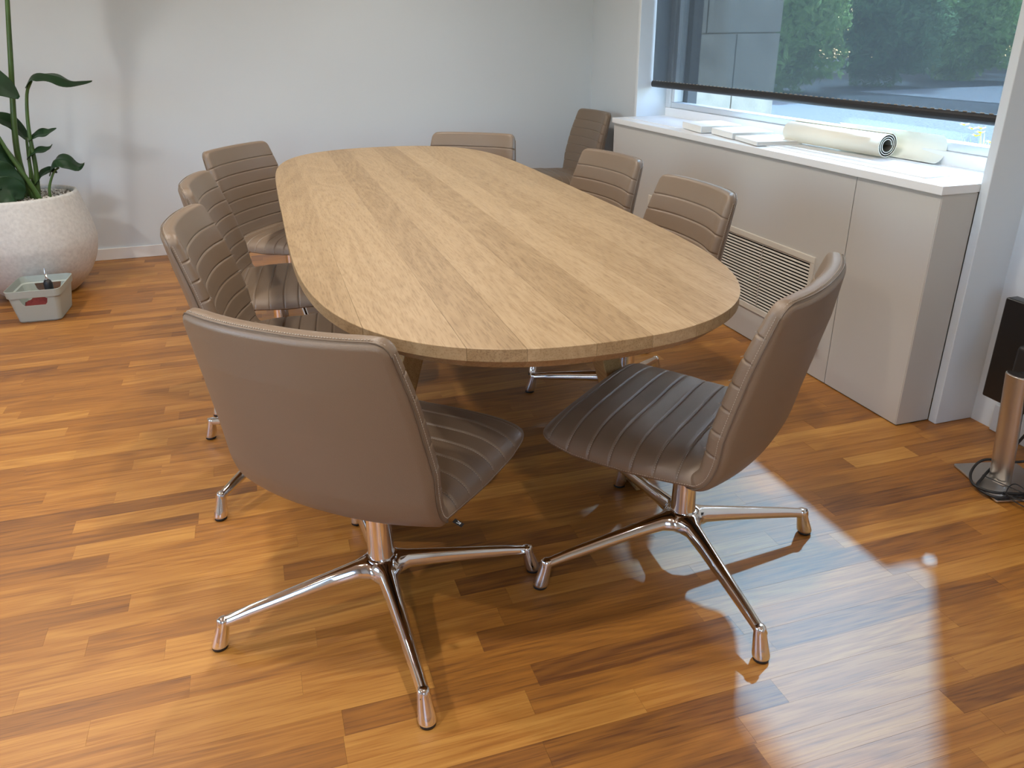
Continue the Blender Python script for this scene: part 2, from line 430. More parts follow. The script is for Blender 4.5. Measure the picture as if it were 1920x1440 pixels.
# ------------------------------------------------------------------ roller screen
bl = empty('roller_blind', (2.207, (Y0 + Y1) / 2, 1.0))
def local(o, m, name, mat, **k):
    """build with world coordinates, then make them local to o"""
    inv = o.matrix_basis.inverted() if hasattr(o, 'matrix_basis') else Matrix()
    inv = Matrix.Translation(o.location) @ o.rotation_euler.to_matrix().to_4x4()
    inv = inv.inverted()
    m.v = [tuple(inv @ Vector(p)) for p in m.v]
    return m.build(name, mat, o, **k)
local(bl, MB().box(2.2065, 2.2075, Y0 + .012, Y1 - .012, 1.0, ZH - .06), 'blind_fabric', M_SCREEN)
m = MB()
rings = []
for yy in (Y0 + .012, Y1 - .012):
    rings.append([(2.207 + .010 * math.cos(t), yy, .990 + .017 * math.sin(t)) for t in [2 * math.pi * k / 16 for k in range(16)]])
local(bl, MB().loft(rings), 'bottom_bar', M_BLACK, smooth=False)
m = MB()
for k in range(70):
    yy = Y0 + .03 + (Y1 - Y0 - .06) * k / 69
    m.box(2.2048, 2.2064, yy - .008, yy + .008, 1.0065, 1.0085)
tag(local(bl, m, 'hem_stitching', M_STITCH), kind='stuff')
m = MB().tube([(2.207, Y0 + .01, ZH - .04), (2.207, Y1 - .01, ZH - .04)], .028, 16)
local(bl, m, 'roller_tube', M_UPVC, smooth=True)
tag(bl, 'dark grey see-through roller screen hanging in the window', 'blind')

# ------------------------------------------------------------------ radiator cabinet under the window, worktop, grilles
XC = 1.982; GAPY = 2.29
cabL = empty('radiator_cabinet', (XC, 3.3, 0))
tag(cabL, 'long white cabinet front with louvred vent under the window', 'cabinet')
gy0, gy1, gz0, gz1 = 2.44, 3.835, .135, .462
m = MB()
T = .018
m.box(XC, XC + T, GAPY + .002, gy0 + .02, .004, .787).box(XC, XC + T, gy1 - .02, 4.314, .004, .787)
m.box(XC, XC + T, gy0 + .02, gy1 - .02, .004, gz0 + .02).box(XC, XC + T, gy0 + .02, gy1 - .02, gz1 - .02, .787)
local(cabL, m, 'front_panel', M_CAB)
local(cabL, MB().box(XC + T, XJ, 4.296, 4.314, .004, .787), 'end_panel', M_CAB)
local(cabL, MB().box(XC + .055, XC + .06, gy0, gy1, gz0, gz1), 'vent_backing', M_DARK)
gr = MB()
b = .024
gr.box(XC - .006, XC + .004, gy0, gy1, gz1 - b, gz1).box(XC - .006, XC + .004, gy0, gy1, gz0, gz0 + b)
gr.box(XC - .006, XC + .004, gy0, gy0 + b, gz0 + b, gz1 - b).box(XC - .006, XC + .004, gy1 - b, gy1, gz0 + b, gz1 - b)
gro = local(cabL, gr, 'vent_frame', M_GRILLE, bevel=.0015)
ns = 21
for k in range(ns):
    z = gz0 + b + (gz1 - gz0 - 2 * b) * (k + .5) / ns
    m = MB().obox((XC + .006, (gy0 + gy1) / 2, z), (.006, 0, -.0030), (0, (gy1 - gy0) / 2 - b + .002, 0), (.0014, 0, .0030))
    o = local(cabL, m, 'vent_slat', M_GRILLE)
for yy in (2.78, 3.3):
    local(cabL, MB().tube([(XC - .001, yy, gz0 + b), (XC - .001, yy, gz1 - b)], .0016, 6), 'vent_rod', M_CHROME2)
cabR = empty('cabinet_door', (XC, 2.1, 0))
tag(cabR, 'plain white cabinet panel at the near end of the window sill', 'cabinet')
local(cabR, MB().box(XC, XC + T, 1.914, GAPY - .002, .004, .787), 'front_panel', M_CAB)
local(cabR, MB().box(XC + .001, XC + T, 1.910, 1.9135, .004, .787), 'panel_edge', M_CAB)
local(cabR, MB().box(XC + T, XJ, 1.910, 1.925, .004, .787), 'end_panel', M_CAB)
struct(MB().box(XC + .004, XJ, 1.912, 4.312, 0, .006).build('baseboard_cabinet', M_DARK))
# power outlet on the cabinet front
ol = empty('wall_outlet', (XC, 2.40, .15)); tag(ol, 'small white outlet box low on the cabinet front', 'outlet')
local(ol, MB().box(XC - .022, XC, 2.352, 2.43, .118, .20), 'outlet_body', M_UPVC, bevel=.004)
local(ol, MB().box(XC - .024, XC - .021, 2.362, 2.42, .13, .19), 'outlet_face', M_TOP, bevel=.001)

wt = empty('sill_worktop', (2.1, 3.1, .79))
tag(wt, 'white window sill worktop above the cabinets', 'worktop')
m = MB()
prof = [(XC - .012, 1.905), (XJ - .01, 1.905), (XJ - .01, Y0 + .001), (FX0 + .004, Y0 + .001), (FX0 + .004, Y1 - .001), (XJ - .002, Y1 - .001), (XJ - .002, 4.320), (XC - .012, 4.320)]
m.loft([[(x, y, .788) for x, y in prof], [(x, y, ZTOP) for x, y in prof]])
local(wt, m, 'worktop_slab', M_TOP, bevel=.002)
def sill_grille(ya, yb, xa, xb, name):
    m = MB()
    m.box(xa, xb, ya, yb, ZTOP, ZTOP + .0012)
    base = local(wt, m, name, M_DARK)
    m = MB(); e = .008
    m.box(xa - e, xb + e, ya - e, ya, ZTOP, ZTOP + .003).box(xa - e, xb + e, yb, yb + e, ZTOP, ZTOP + .003)
    m.box(xa - e, xa, ya, yb, ZTOP, ZTOP + .003).box(xb, xb + e, ya, yb, ZTOP, ZTOP + .003)
    local(wt, m, 'grille_frame', M_TOP)
    n = int((yb - ya) / .012)
    m = MB()
    for k in range(n):
        yy = ya + (yb - ya) * (k + .5) / n
        m.box(xa, xb, yy - .0048, yy + .0048, ZTOP, ZTOP + .0028)
    o = local(wt, m, 'grille_bars', M_TOP); tag(o, kind='stuff')
sill_grille(3.70, 4.27, 2.04, 2.245, 'grille_bed')
sill_grille(2.05, 2.95, 2.04, 2.245, 'grille_bed')

# ------------------------------------------------------------------ things on the sill
def book(x, y, L, W, th, rz, label, z=ZTOP + .003, mark=False):
    e = empty('book', (x, y, z), rz); tag(e, label, 'book', 'books on the window sill')
    MB().box(-W / 2, W / 2 - .003, -L / 2 + .003, L / 2 - .003, .002, th - .002).build('pages', M_PAGES, e)
    m = MB(); m.box(-W / 2 - .002, W / 2, -L / 2, L / 2, 0, .002).box(-W / 2 - .002, W / 2, -L / 2, L / 2, th - .002, th).box(-W / 2 - .003, -W / 2, -L / 2, L / 2, 0, th)
    c = m.build('cover', M_BOOK, e, bevel=.0006)
    if mark: MB().box(-W / 2 + .03, W / 2 - .03, -L / 2 + .03, -L / 2 + .036, th, th + .0003).build('printed_line', M_ORANGE, c)
    return e
book(2.135, 3.52, .24, .20, .030, math.radians(-8), 'thick white book farthest along the window sill')
book(2.135, 3.255, .23, .19, .026, math.radians(-8), 'white book with orange line, middle of the three on the sill', mark=True)
book(2.11, 3.01, .23, .20, .016, math.radians(-10), 'thin white book beside the rolled paper on the sill')
# roll of cream paper, spiral wound
rl = empty('paper_roll', (2.20, 2.70, ZTOP + .003), math.radians(3)); tag(rl, 'thick cream paper roll lying on the window sill', 'paper roll')
def spiral(r0, r1, turns, n=140):
    return [((r0 + (r1 - r0) * k / n), 2 * math.pi * turns * k / n) for k in range(n + 1)]
R = .046
sp = spiral(.021, R, 3.2)
outer = [(r * math.cos(t), r * math.sin(t)) for r, t in sp]; inner = [((r - .0030) * math.cos(t), (r - .0030) * math.sin(t)) for r, t in sp]
rings = []
loop = outer + inner[::-1]
L2 = .27
m = MB(); m.loft([[(x, -L2, z + R) for x, z in loop], [(x, L2, z + R) for x, z in loop]], False, False)
nn = len(outer); base = len(m.v)
for s, yy in ((0, -L2), (1, L2)):
    o0 = s * len(loop)
    for k in range(nn - 1):
        a, b2 = o0 + k, o0 + k + 1; c, d = o0 + len(loop) - 1 - k, o0 + len(loop) - 2 - k
        m.f.append((a, c, d, b2) if s else (a, b2, d, c))
m.build('rolled_sheet', M_PAPER, rl, smooth=True)
# loose curled sheet behind the roll
rl2 = empty('paper_sheet', (2.268, 2.50, ZTOP + .003), math.radians(3)); tag(rl2, 'loose curled cream sheet behind the paper roll', 'paper')
m = MB(); pts = [(-.020 + .050 * math.cos(t) , .052 + .050 * math.sin(t)) for t in [math.radians(-88 + 150 * k / 24) for k in range(25)]]
lo = [(x, z) for x, z in pts] + [(x * .985, z) for x, z in pts[::-1]]
m.loft([[(x, -.25, z) for x, z in lo], [(x, .26, z) for x, z in lo]], False, False)
np_ = len(lo)
for s0 in (0, np_):
    for k in range(24):
        q = (s0 + k, s0 + k + 1, s0 + np_ - 2 - k, s0 + np_ - 1 - k); m.f.append(q if s0 else q[::-1])
m.build('sheet', M_PAPER, rl2, smooth=True)

# ------------------------------------------------------------------ conference table
TC = (0.5643, 2.6372); TA, TB, TP, TQ = .5094, 1.4432, 2.33, 5.34
table = empty('conference_table', (*TC, 0), math.radians(-.5))
tag(table, 'large oak conference table with rounded boat-shaped top', 'table')
def tab_y(x, a, b):
    return b * max(0.0, 1 - abs(x / a) ** TP) ** (1 / TQ)
joints = [-TA, -.405, -.245, -.145, -.02, .092, .195, .305, .41, TA]
tone_t = [.46, .60, .40, .60, .44, .70, .54, .64, .50]
rings_def = [(0.0, .7495), (0.0, .748), (0.0, .726), (.022, .706)]   # inset, z
rings_top = [(.0012, .75)] + rings_def
for i, (xa, xb) in enumerate(zip(joints, joints[1:])):
    m = MB(); n = 28; loops = []
    for ins, z in rings_top:
        a, b_ = TA - ins, TB - ins
        lo = max(xa, -a); hi = min(xb, a)
        xs = []
        for k in range(n + 1):
            f = k / n
            if xa == -TA: f = 1 - math.cos(f * math.pi / 2)
            elif xb == TA: f = math.sin(f * math.pi / 2)
            xs.append(lo + (hi - lo) * f)
        loops.append([(x + (.0003 if k == 0 else -.0003 if k == n else 0), -tab_y(x, a, b_), z) for k, x in enumerate(xs)] + [(x + (.0003 if k == n else -.0003 if k == 0 else 0) * -1 * -1, tab_y(x, a, b_), z) for k, x in reversed(list(enumerate(xs)))])
    m.loft(loops[::-1])
    o = m.build('table_plank', M_OAK, table)
    set_attr(o.data, 'tone', tone_t[i]); set_attr(o.data, 'pid', i * 1.37 + .2)
# legs: tapered, splayed trapezoid legs
def table_leg(sx, sy, pid):
    top = Vector((sx * .205, sy * .81, .706)); bot = Vector((sx * .405 + .012, sy * .785, 0))
    m = MB()
    def ring(c, wx, wy): return [(c.x - wx, c.y - wy, c.z), (c.x + wx, c.y - wy, c.z), (c.x + wx, c.y + wy, c.z), (c.x - wx, c.y + wy, c.z)]
    m.loft([ring(bot, .024, .036), ring(top, .028, .056)])
    o = m.build('table_leg', M_OAKEND, table, bevel=.004)
    set_attr(o.data, 'tone', .5); set_attr(o.data, 'pid', pid)
for k, (sx, sy) in enumerate(((-1, -1), (1, -1), (-1, 1), (1, 1))): table_leg(sx, sy, k)
for sy in (-1, 1):
    m = MB().box(-.24, .24, sy * .81 - .030, sy * .81 + .030, .672, .706)
    o = m.build('cross_rail', M_OAKEND, table, bevel=.003); set_attr(o.data, 'tone', .45); set_attr(o.data, 'pid', 7 + sy)

# ------------------------------------------------------------------ swivel chair
def loop_rr(w, t, r, n_face=26, n_arc=6):
    """rounded rectangle loop (u, n): starts front-left going right along the front (n=+t)"""
    r = min(r, t * .98, w * .98); pts = []
    for k in range(n_face + 1): pts.append((-(w - r) + 2 * (w - r) * k / n_face, t))
    for k in range(1, n_arc): a = math.pi / 2 * (1 - k / n_arc); pts.append((w - r + r * math.cos(a), t - r + r * math.sin(a)))
    for s in range(3):
        a = 0 if s == 1 else None
    pts.append((w, t - r)); pts.append((w, -(t - r)))
    for k in range(1, n_arc): a = -math.pi / 2 * k / n_arc; pts.append((w - r + r * math.cos(a), -(t - r) + r * math.sin(a)))
    for k in range(n_face + 1): pts.append((w - r - 2 * (w - r) * k / n_face, -t))
    for k in range(1, n_arc): a = -math.pi / 2 - math.pi / 2 * k / n_arc; pts.append((-(w - r) + r * math.cos(a), -(t - r) + r * math.sin(a)))
    pts.append((-w, -(t - r))); pts.append((-w, t - r))
    for k in range(1, n_arc): a = math.pi - math.pi / 2 * k / n_arc; pts.append((-(w - r) + r * math.cos(a), t - r + r * math.sin(a)))
    return pts

BACK_SPINE = [(-.060, .374), (-.108, .376), (-.148, .396), (-.172, .445), (-.192, .53), (-.214, .62), (-.240, .715), (-.264, .797)]
def back_w(q): return interp([(0, .205), (.06, .228), (.15, .246), (.4, .252), (.75, .240), (.93, .229), (1, .226)], q)
def back_t(q): return interp([(0, .012), (.08, .021), (.3, .029), (.6, .028), (.9, .022), (1, .019)], q)
def back_bow(q): return interp([(0, .012), (.15, .032), (.4, .044), (.7, .048), (1, .048)], q)
def back_frame(N=320):
    pts, L = catmull([(v, z, 0) for v, z in BACK_SPINE], N)
    out = []
    for k, p in enumerate(pts):
        t = (pts[min(k + 1, N - 1)] - pts[max(k - 1, 0)]).normalized()
        out.append((p.x, p.y, t.x, t.y, L * k / (N - 1)))   # v, z, tangent, arclength
    return out, L
BF, BL = back_frame()
BSEAMS = [.165 + .0545 * k for k in range(6)]
def groove(s, seams, sig=.0026): return sum(math.exp(-((s - c) / sig) ** 2) for c in seams)
def back_point(u, n, v, z, tv, tz, q, w):
    nv, nz = tz, -tv                        # front normal
    bow = back_bow(q) * (abs(u) / .25) ** 2.4
    return (u, v + nv * n + bow, z + nz * n + (bow * .0))
def make_back():
    m = MB(); rings = []
    for (v, z, tv, tz, s) in BF:
        q = s / BL; w = back_w(q); t = back_t(q)
        e = BL - s; rc = .030
        if e < rc:                           # rounded top corners and edge
            f = math.sqrt(max(0.0, 1 - (1 - e / rc) ** 2)); w = w - rc * (1 - f) * 1.0
        if e < .014:
            t = t * max(.12, math.sqrt(max(0.0, 1 - (1 - e / .014) ** 2)))
        if s < .02: t *= max(.3, math.sqrt(max(0, 1 - (1 - s / .02) ** 2)))
        lp = loop_rr(w, t, t * .62)
        g = groove(s, BSEAMS); puff = .0016 * (0 if s < BSEAMS[0] - .05 else 1)
        ring = []
        for u, n in lp:
            if n > t * .37:
                x = max(0.0, abs(u) - (w - .055)) / .055
                n = n - t * .55 * (1 - math.sqrt(max(0.0, 1 - min(1.0, x) ** 2)))
                edge = max(0.0, min(1.0, (w - abs(u)) / .012))
                n = n + edge * (puff - g * .0034) - (1 - edge) * g * .0018
                if x > .4: u -= math.copysign(g * .0022 * min(1, (x - .4) * 2), u)
            elif n > -.3 * t: u -= math.copysign(g * .0022, u)
            elif n < 0:
                n = n - .010 * max(0, 1 - (u / w) ** 2) * min(1, e / .1)   # rear shell bulges a little
            ring.append(back_point(u, n, v, z, tv, tz, q, w))
        rings.append(ring)
    m.loft(rings); return m
def back_edge_path(nf, inset):
    """path around the rim of the backrest at normal offset nf*t: up one side, across the top, down the other"""
    side = []
    for (v, z, tv, tz, s) in BF[26:-17:6]:
        q = s / BL; w = back_w(q); t = back_t(q)
        side.append((w + inset, nf * t, v, z, tv, tz, q))
    left = [back_point(-a, n, v, z, tv, tz, q, a) for a, n, v, z, tv, tz, q in side]
    right = [back_point(a, n, v, z, tv, tz, q, a) for a, n, v, z, tv, tz, q in side]
    v, z, tv, tz, s = BF[-1]; top = []
    W = back_w(1.0); t = back_t(1)
    for k in range(5):
        a = math.pi / 2 * k / 4
        top.append((-(W - .030) - (.030 + inset) * math.cos(a), z - .030 + (.030 + inset) * math.sin(a)))
    for k in range(1, 16): top.append((-(W - .03) + 2 * (W - .03) * k / 16, z + inset))
    for k in range(5):
        a = math.pi / 2 * (1 - k / 4)
        top.append(((W - .030) + (.030 + inset) * math.cos(a), z - .030 + (.030 + inset) * math.sin(a)))
    toppts = []
    for u, zz in top:
        toppts.append(back_point(u, nf * t, v + (z - zz) * .24, zz, tv, tz, 1.0, W))
    return left + toppts + right[::-1]
def make_piping():
    return MB().tube(back_edge_path(-.62, .0006), .0014, 6)
def dashes(m, path, step=.0055, dl=.0034, r=.0006):
    acc = 0; path = [Vector(p) for p in path]
    for a, b in zip(path, path[1:]):
        L = (b - a).length
        if L < 1e-6: continue
        d = (b - a) / L; pos = -acc + step if acc else 0
        pos = (step - acc) % step
        while pos < L:
            c = a + d * pos; side = d.cross(Vector((0, .6, .8)))
            if side.length < .1: side = d.cross(Vector((1, 0, 0)))
            side.normalize(); up = side.cross(d)
            m.obox(c, d * dl / 2, side * r, up * r); pos += step
        acc = (acc + L) % step
def make_back_stitch():
    m = MB()
    for c in BSEAMS:
        k = min(range(len(BF)), key=lambda i: abs(BF[i][4] - c)); v, z, tv, tz, s = BF[k]
        q = s / BL; w = back_w(q); t = back_t(q)
        pts = [back_point(u, t - .0012 + (.001 if abs(u) > w - .02 else 0), v, z, tv, tz, q, w) for u in [-(w - .014) + 2 * (w - .014) * i / 40 for i in range(41)]]
        dashes(m, pts)
    dashes(m, back_edge_path(-.25, .0004), .0055, .0034, .0007)
    return m

# seat
SV0, SV1 = -.150, .278
SSEAMS = [.246 - .0515 * k for k in range(8)]
def seat_zb(v): return interp([(-.15, .386), (-.10, .370), (.05, .366), (.18, .374), (.278, .398)], v)
def seat_h(v): return interp([(-.15, .036), (-.12, .050), (-.05, .064), (.08, .072), (.18, .066), (.235, .048), (.262, .032), (.278, .014)], v)
def seat_w(v):
    w = interp([(-.15, .236), (0, .248), (.15, .257), (.24, .258), (.278, .256)], v)
    e = SV1 - v; rc = .055
    if e < rc: w -= rc * .75 * (1 - math.sqrt(max(0, 1 - (1 - e / rc) ** 2)))
    e = v - SV0
    if e < .03: w -= .02 * (1 - math.sqrt(max(0, 1 - (1 - e / .03) ** 2)))
    return w
def seat_top(v, th):
    w = seat_w(v); h = seat_h(v); zb = seat_zb(v)
    c, s = math.cos(th), math.sin(th)
    u = -w * math.copysign(abs(c) ** (2 / 3.4), c)
    z = zb + h * abs(s) ** (2 / 2.3)
    return u, z
def make_seat():
    m = MB(); rings = []; N = 290; K = 44
    for i in range(N):
        v = SV0 + (SV1 - SV0) * i / (N - 1)
        g = groove(v, SSEAMS); ring = []
        w = seat_w(v); h = seat_h(v); zb = seat_zb(v)
        for k in range(K + 1):
            th = math.pi * k / K
            u, z = seat_top(v, th)
            sn = math.sin(th); nz = sn; nu = -math.cos(th)
            amp = (.0014 - g * .0036) * min(1, h / .04) * min(1, sn * 3 + .25)
            dip = -.010 * max(0, 1 - (u / (w * .8)) ** 2) * max(0, 1 - ((v - .03) / .16) ** 2)
            ring.append((u + nu * amp * .8, v, z + nz * amp + dip))
        for k in range(1, 12):
            u = w - .004 - 2 * (w - .004) * k / 12
            ring.append((u, v, zb - .004))
        rings.append(ring)
    m.loft(rings); return m
def make_seat_stitch():
    m = MB()
    for c in SSEAMS:
        pts = []
        for k in range(3, 46):
            th = math.pi * k / 48; u, z = seat_top(c, th); w = seat_w(c)
            dip = -.010 * max(0, 1 - (u / (w * .8)) ** 2) * max(0, 1 - ((c - .03) / .16) ** 2)
            a = -.0012; pts.append((u + -math.cos(th) * a * .8, c, z + math.sin(th) * a + dip))
        dashes(m, pts)
    for sgn in (-1, 1):
        pts = []
        for i in range(60):
            v = SV0 + .02 + (SV1 - SV0 - .03) * i / 59; pts.append((sgn * (seat_w(v) + .0012), v, seat_zb(v) + .005))
        dashes(m, pts)
    return m
def make_leg():
    """one arm of the four-star base, pointing along +x"""
    m = MB(); rings = []
    prof = [(.018, .052, .105, .158), (.040, .034, .104, .152), (.060, .0215, .103, .147), (.12, .0185, .096, .134), (.20, .0160, .083, .116), (.30, .0132, .066, .094), (.345, .0122, .058, .082), (.360, .0118, .055, .078)]
    for x, wd, z0, z1 in prof:
        h = (z1 - z0) / 2; zc = (z0 + z1) / 2; ring = []
        for k in range(20):
            a = 2 * math.pi * k / 20
            cy = math.copysign(abs(math.cos(a)) ** .8, math.cos(a)); sz = math.copysign(abs(math.sin(a)) ** .8, math.sin(a))
            ww = wd * (1 - .28 * (sz * .5 + .5)) if sz > 0 else wd
            ring.append((x, ww * cy, zc + h * sz))
        rings.append(ring)
    # knee turning down into the conical foot
    def tilt(xc, zc, r, ang):
        d = Vector((math.sin(ang), 0, math.cos(ang)))
        return [(xc + r * math.sin(a) * d.z, r * math.cos(a), zc - r * math.sin(a) * d.x + 0) for a in [2 * math.pi * k / 20 for k in range(20)]]
    rings.append([(p[0] + .008 if p[2] > .061 else p[0] + .0015, p[1] * .98, p[2] if p[2] > .061 else p[2] - .001) for p in rings[-1]])
    m.loft(rings)
    foot = []
    for xc, z, r in ((.354, .0800, .004), (.3545, .0790, .009), (.355, .0755, .0122), (.3560, .068, .0132), (.360, .050, .0150), (.3655, .030, .0172), (.370, .014, .0192), (.3710, .0095, .0188), (.3715, .008, .0170)):
        foot.append([(xc + r * math.cos(2 * math.pi * k / 20), r * math.sin(2 * math.pi * k / 20), z) for k in range(20)])
    m.loft(foot[::-1]); return m
def make_hub():
    m = MB(); m.lathe([(.034, .100), (.040, .108), (.040, .146), (.037, .152), (.031, .154)], (0, 0, 0), 32); return m
def make_column():
    m = MB(); m.lathe([(.0315, .150), (.0310, .156), (.0285, .24), (.0262, .345), (.0262, .362)], (0, 0, 0), 32); return m
def make_mount():
    m = MB(); m.box(-.085, .085, -.075, .085, .352, .364); m.box(-.05, .05, -.05, .06, .340, .353); m.box(.085, .15, -.006, .006, .353, .360); return m

def make_chair():
    root = empty('swivel_chair')
    seat = make_seat().build('seat', M_LEATHER, root, smooth=True)
    tag(make_seat_stitch().build('stitching', M_STITCH, seat), kind='stuff')
    back = make_back().build('backrest', M_LEATHER, root, smooth=True)
    tag(make_back_stitch().build('stitching', M_STITCH, back), kind='stuff')
    make_piping().build('piping', M_PIPE, back, smooth=True)
    hub = make_hub().build('base_hub', M_CHROME, root, smooth=True)
    make_column().build('column', M_CHROME, root, smooth=True)
    make_mount().build('seat_plate', M_BLACK, root, bevel=.002)
    lm = None
    for k in range(4):
        if lm is None:
            leg = make_leg().build('leg', M_CHROME, root, smooth=True); lm = leg.data
            gl = MB().lathe([(.014, 0), (.0165, .001), (.0165, .0095)], (.3722, 0, 0), 20).build('glide', M_BLACK, leg, smooth=True); gm = gl.data
        else:
            leg = bpy.data.objects.new('leg', lm); COL.objects.link(leg); leg.parent = root
            gl = bpy.data.objects.new('glide', gm); COL.objects.link(gl); gl.parent = leg
        leg.rotation_euler = (0, 0, math.radians(45 + 90 * k))
    return root
def copy_tree(o, parent=None):
    c = o.copy(); COL.objects.link(c); c.parent = parent
    for ch in [x for x in COL.objects if x.parent == o]: copy_tree(ch, c)
    return c

CHAIRS = [  # x, y, heading (deg, direction the sitter faces), base angle, label
    (.155, 1.534, 48.0, 48.0, 'taupe leather swivel chair in the foreground turned with its back to the viewer'),
    (.909, 1.479, 129.5, 134.0, 'taupe leather swivel chair in front of table, seat lit by window, seen from its side'),
    (.014, 2.350, -6.5, 4.5, 'taupe swivel chair on the left table side, just behind the foreground chair'),
    (.014, 3.045, -6.0, 0.0, 'taupe swivel chair, middle one of three along the left table side'),
    (.100, 3.86, -37.0, -40.0, 'taupe swivel chair at the far left table corner, nearest the potted plant'),
    (.935, 3.87, 232.0, 230.0, 'taupe swivel chair behind the far table end, only its backrest top showing'),
    (1.91, 4.96, 181.5, 180.0, 'empty taupe swivel chair standing in the room corner beyond the sill'),
    (1.18, 3.05, 186.4, 187.0, 'taupe swivel chair on the window side, the farther of two there'),
    (1.15, 2.33, 180.5, 180.0, 'taupe swivel chair on the window side, in front of the louvred vent'),
]
proto = make_chair(); bpy.context.view_layer.update()
for i, (x, y, a, base, lab) in enumerate(CHAIRS):
    c = proto if i == 0 else copy_tree(proto)
    c.location = (x, y, 0); c.rotation_euler = (0, 0, math.radians(a - 90))
    tag(c, lab, 'chair', 'taupe leather swivel chairs around the table')
    lg = [o for o in COL.objects if o.parent == c and o.name.split('.')[0] == 'leg']
    for k, o in enumerate(lg): o.rotation_euler = (0, 0, math.radians(45 + 90 * k + base - a)); o.scale = (1.02, 1.02, 1)
    if i == 0: chairA = c
# woven label tag on the foreground chair
tg = MB().box(.236, .260, -.1115, -.0985, .3600, .3608)
tg = MB().obox((.262, -.095, .366), (.010, 0, -.004), (0, .006, 0), (.0003, 0, .0006)).build('label_tag', M_BLACK, chairA)
t = MB(); 
for s in (-1, 1): t.obox((.2635, -.095 + s * .0018, .3668), (.0042, s * -.0016, -.0016), (0, .0004, 0), (.0003, 0, .0004))
t.obox((.266, -.095, .3658), (.0004, 0, 0), (0, .0036, 0), (0, 0, .0005))
t.build('printed_triangle', M_UPVC, tg)

# ------------------------------------------------------------------ plant in the round pot
PX, PY = -1.21, 4.745
pot = empty('plant_pot', (PX, PY, 0)); tag(pot, 'large egg-shaped pale stone planter by the back wall', 'planter')
prof = [(.150, 0), (.170, .004), (.215, .04), (.265, .10), (.305, .18), (.324, .26), (.325, .30), (.316, .37), (.300, .44), (.284, .505), (.277, .527), (.272, .530), (.262, .529), (.258, .520), (.262, .49)]
pts, _ = catmull([(r, z, 0) for r, z in prof], 60)
MB().lathe([(p.x, p.y) for p in pts], (0, 0, 0), 64, True, False).build('pot_body', M_POT, pot, smooth=True)
MB().lathe([(.262, .502), (.15, .508), (.001, .511)], (0, 0, 0), 40, False, False).build('soil', M_SOIL, pot, smooth=True)
m = MB(); rnd = random.Random(3)
for k in range(1500):
    r = .258 * math.sqrt(rnd.random()); a = rnd.random() * 2 * math.pi; s = rnd.uniform(.0035, .008)
    c = Vector((r * math.cos(a), r * math.sin(a), .511 - .008 * (r / .26) + rnd.uniform(0, .006)))
    i = len(m.v); q = [Vector((rnd.uniform(.7, 1.3) * s, 0, 0)), Vector((0, rnd.uniform(.7, 1.3) * s, 0)), Vector((0, 0, s * .7))]
    rot = Matrix.Rotation(rnd.random() * 6.28, 3, 'Z') @ Matrix.Rotation(rnd.uniform(-.5, .5), 3, 'X')
    q = [rot @ v for v in q]
    m.v += [tuple(c + q[0]), tuple(c + q[1]), tuple(c - q[0]), tuple(c - q[1]), tuple(c + q[2]), tuple(c - q[2])]
    m.f += [(i, i + 1, i + 4), (i + 1, i + 2, i + 4), (i + 2, i + 3, i + 4), (i + 3, i, i + 4), (i + 1, i, i + 5), (i + 2, i + 1, i + 5), (i + 3, i + 2, i + 5), (i, i + 3, i + 5)]
tag(m.build('pebbles', M_PEBBLE, pot, smooth=True), kind='stuff')

plant = empty('bird_of_paradise_plant', (PX, PY, .49)); tag(plant, 'tall green plant with long stems and paddle leaves in the stone planter', 'plant')
def stem(path, r0, r1):
    pts, _ = catmull(path, 26)
    rel = [(p.x - PX, p.y - PY, p.z - .49) for p in pts]
    return MB().tube(rel, [r0 + (r1 - r0) * k / 25 for k in range(26)], 10).build('stem', M_STEM, plant, smooth=True)
def leaf(path, width, side, fold=.35, wav=.05, droop=0.0):
    """blade along a path; side = direction across the blade"""
    pts, L = catmull(path, 28); side = Vector(side).normalized(); m = MB(); top = []
    K = 9
    for sgn in (1, -1):
        rows = []
        for k, p in enumerate(pts):
            q = k / 27; w = width * (math.sin(math.pi * min(1, q * .93 + .05)) ** .75) * (1 - .25 * q)
            t = (pts[min(k + 1, 27)] - pts[max(k - 1, 0)]).normalized(); s = (side - t * side.dot(t)).normalized(); nrm = t.cross(s)
            if nrm.z < 0: nrm = -nrm
            row = []
            for j in range(-K, K + 1):
                x = j / K
                row.append(p + s * (w * x) + nrm * (w * fold * abs(x) - w * wav * math.sin(q * 17 + x * 3) * abs(x) - droop * x * x * w) + nrm * (.0012 * sgn) - Vector((PX, PY, .49)))
            rows.append(row)
        top.append(rows)
    n = 2 * K + 1
    rings = [a + b[::-1] for a, b in zip(*top)]
    m.loft(rings)
    return m.build('leaf', M_LEAF, plant, smooth=True)
def P(x, z, y): return (x, y, z)
# tall stem going out of frame, with its leaf above
stem([(-1.155, 4.75, .49), (-1.165, 4.76, .75), (-1.09, 4.78, 1.2), (-1.00, 4.80, 1.70)], .0165, .009)
leaf([(-1.00, 4.80, 1.68), (-.96, 4.78, 1.86), (-.88, 4.74, 2.02), (-.76, 4.70, 2.10)], .12, (.3, 1, 0))
# stem with the long leaf pointing right
stem([(-1.115, 4.72, .49), (-1.095, 4.74, .66), (-1.085, 4.75, .85), (-1.055, 4.75, 1.01), (-1.02, 4.75, 1.075)], .013, .007)
leaf([(-1.055, 4.76, 1.045), (-1.00, 4.75, 1.105), (-.91, 4.74, 1.095), (-.83, 4.73, 1.065), (-.74, 4.72, 1.068)], .075, (.12, 1, .25), fold=-.25, wav=.08)
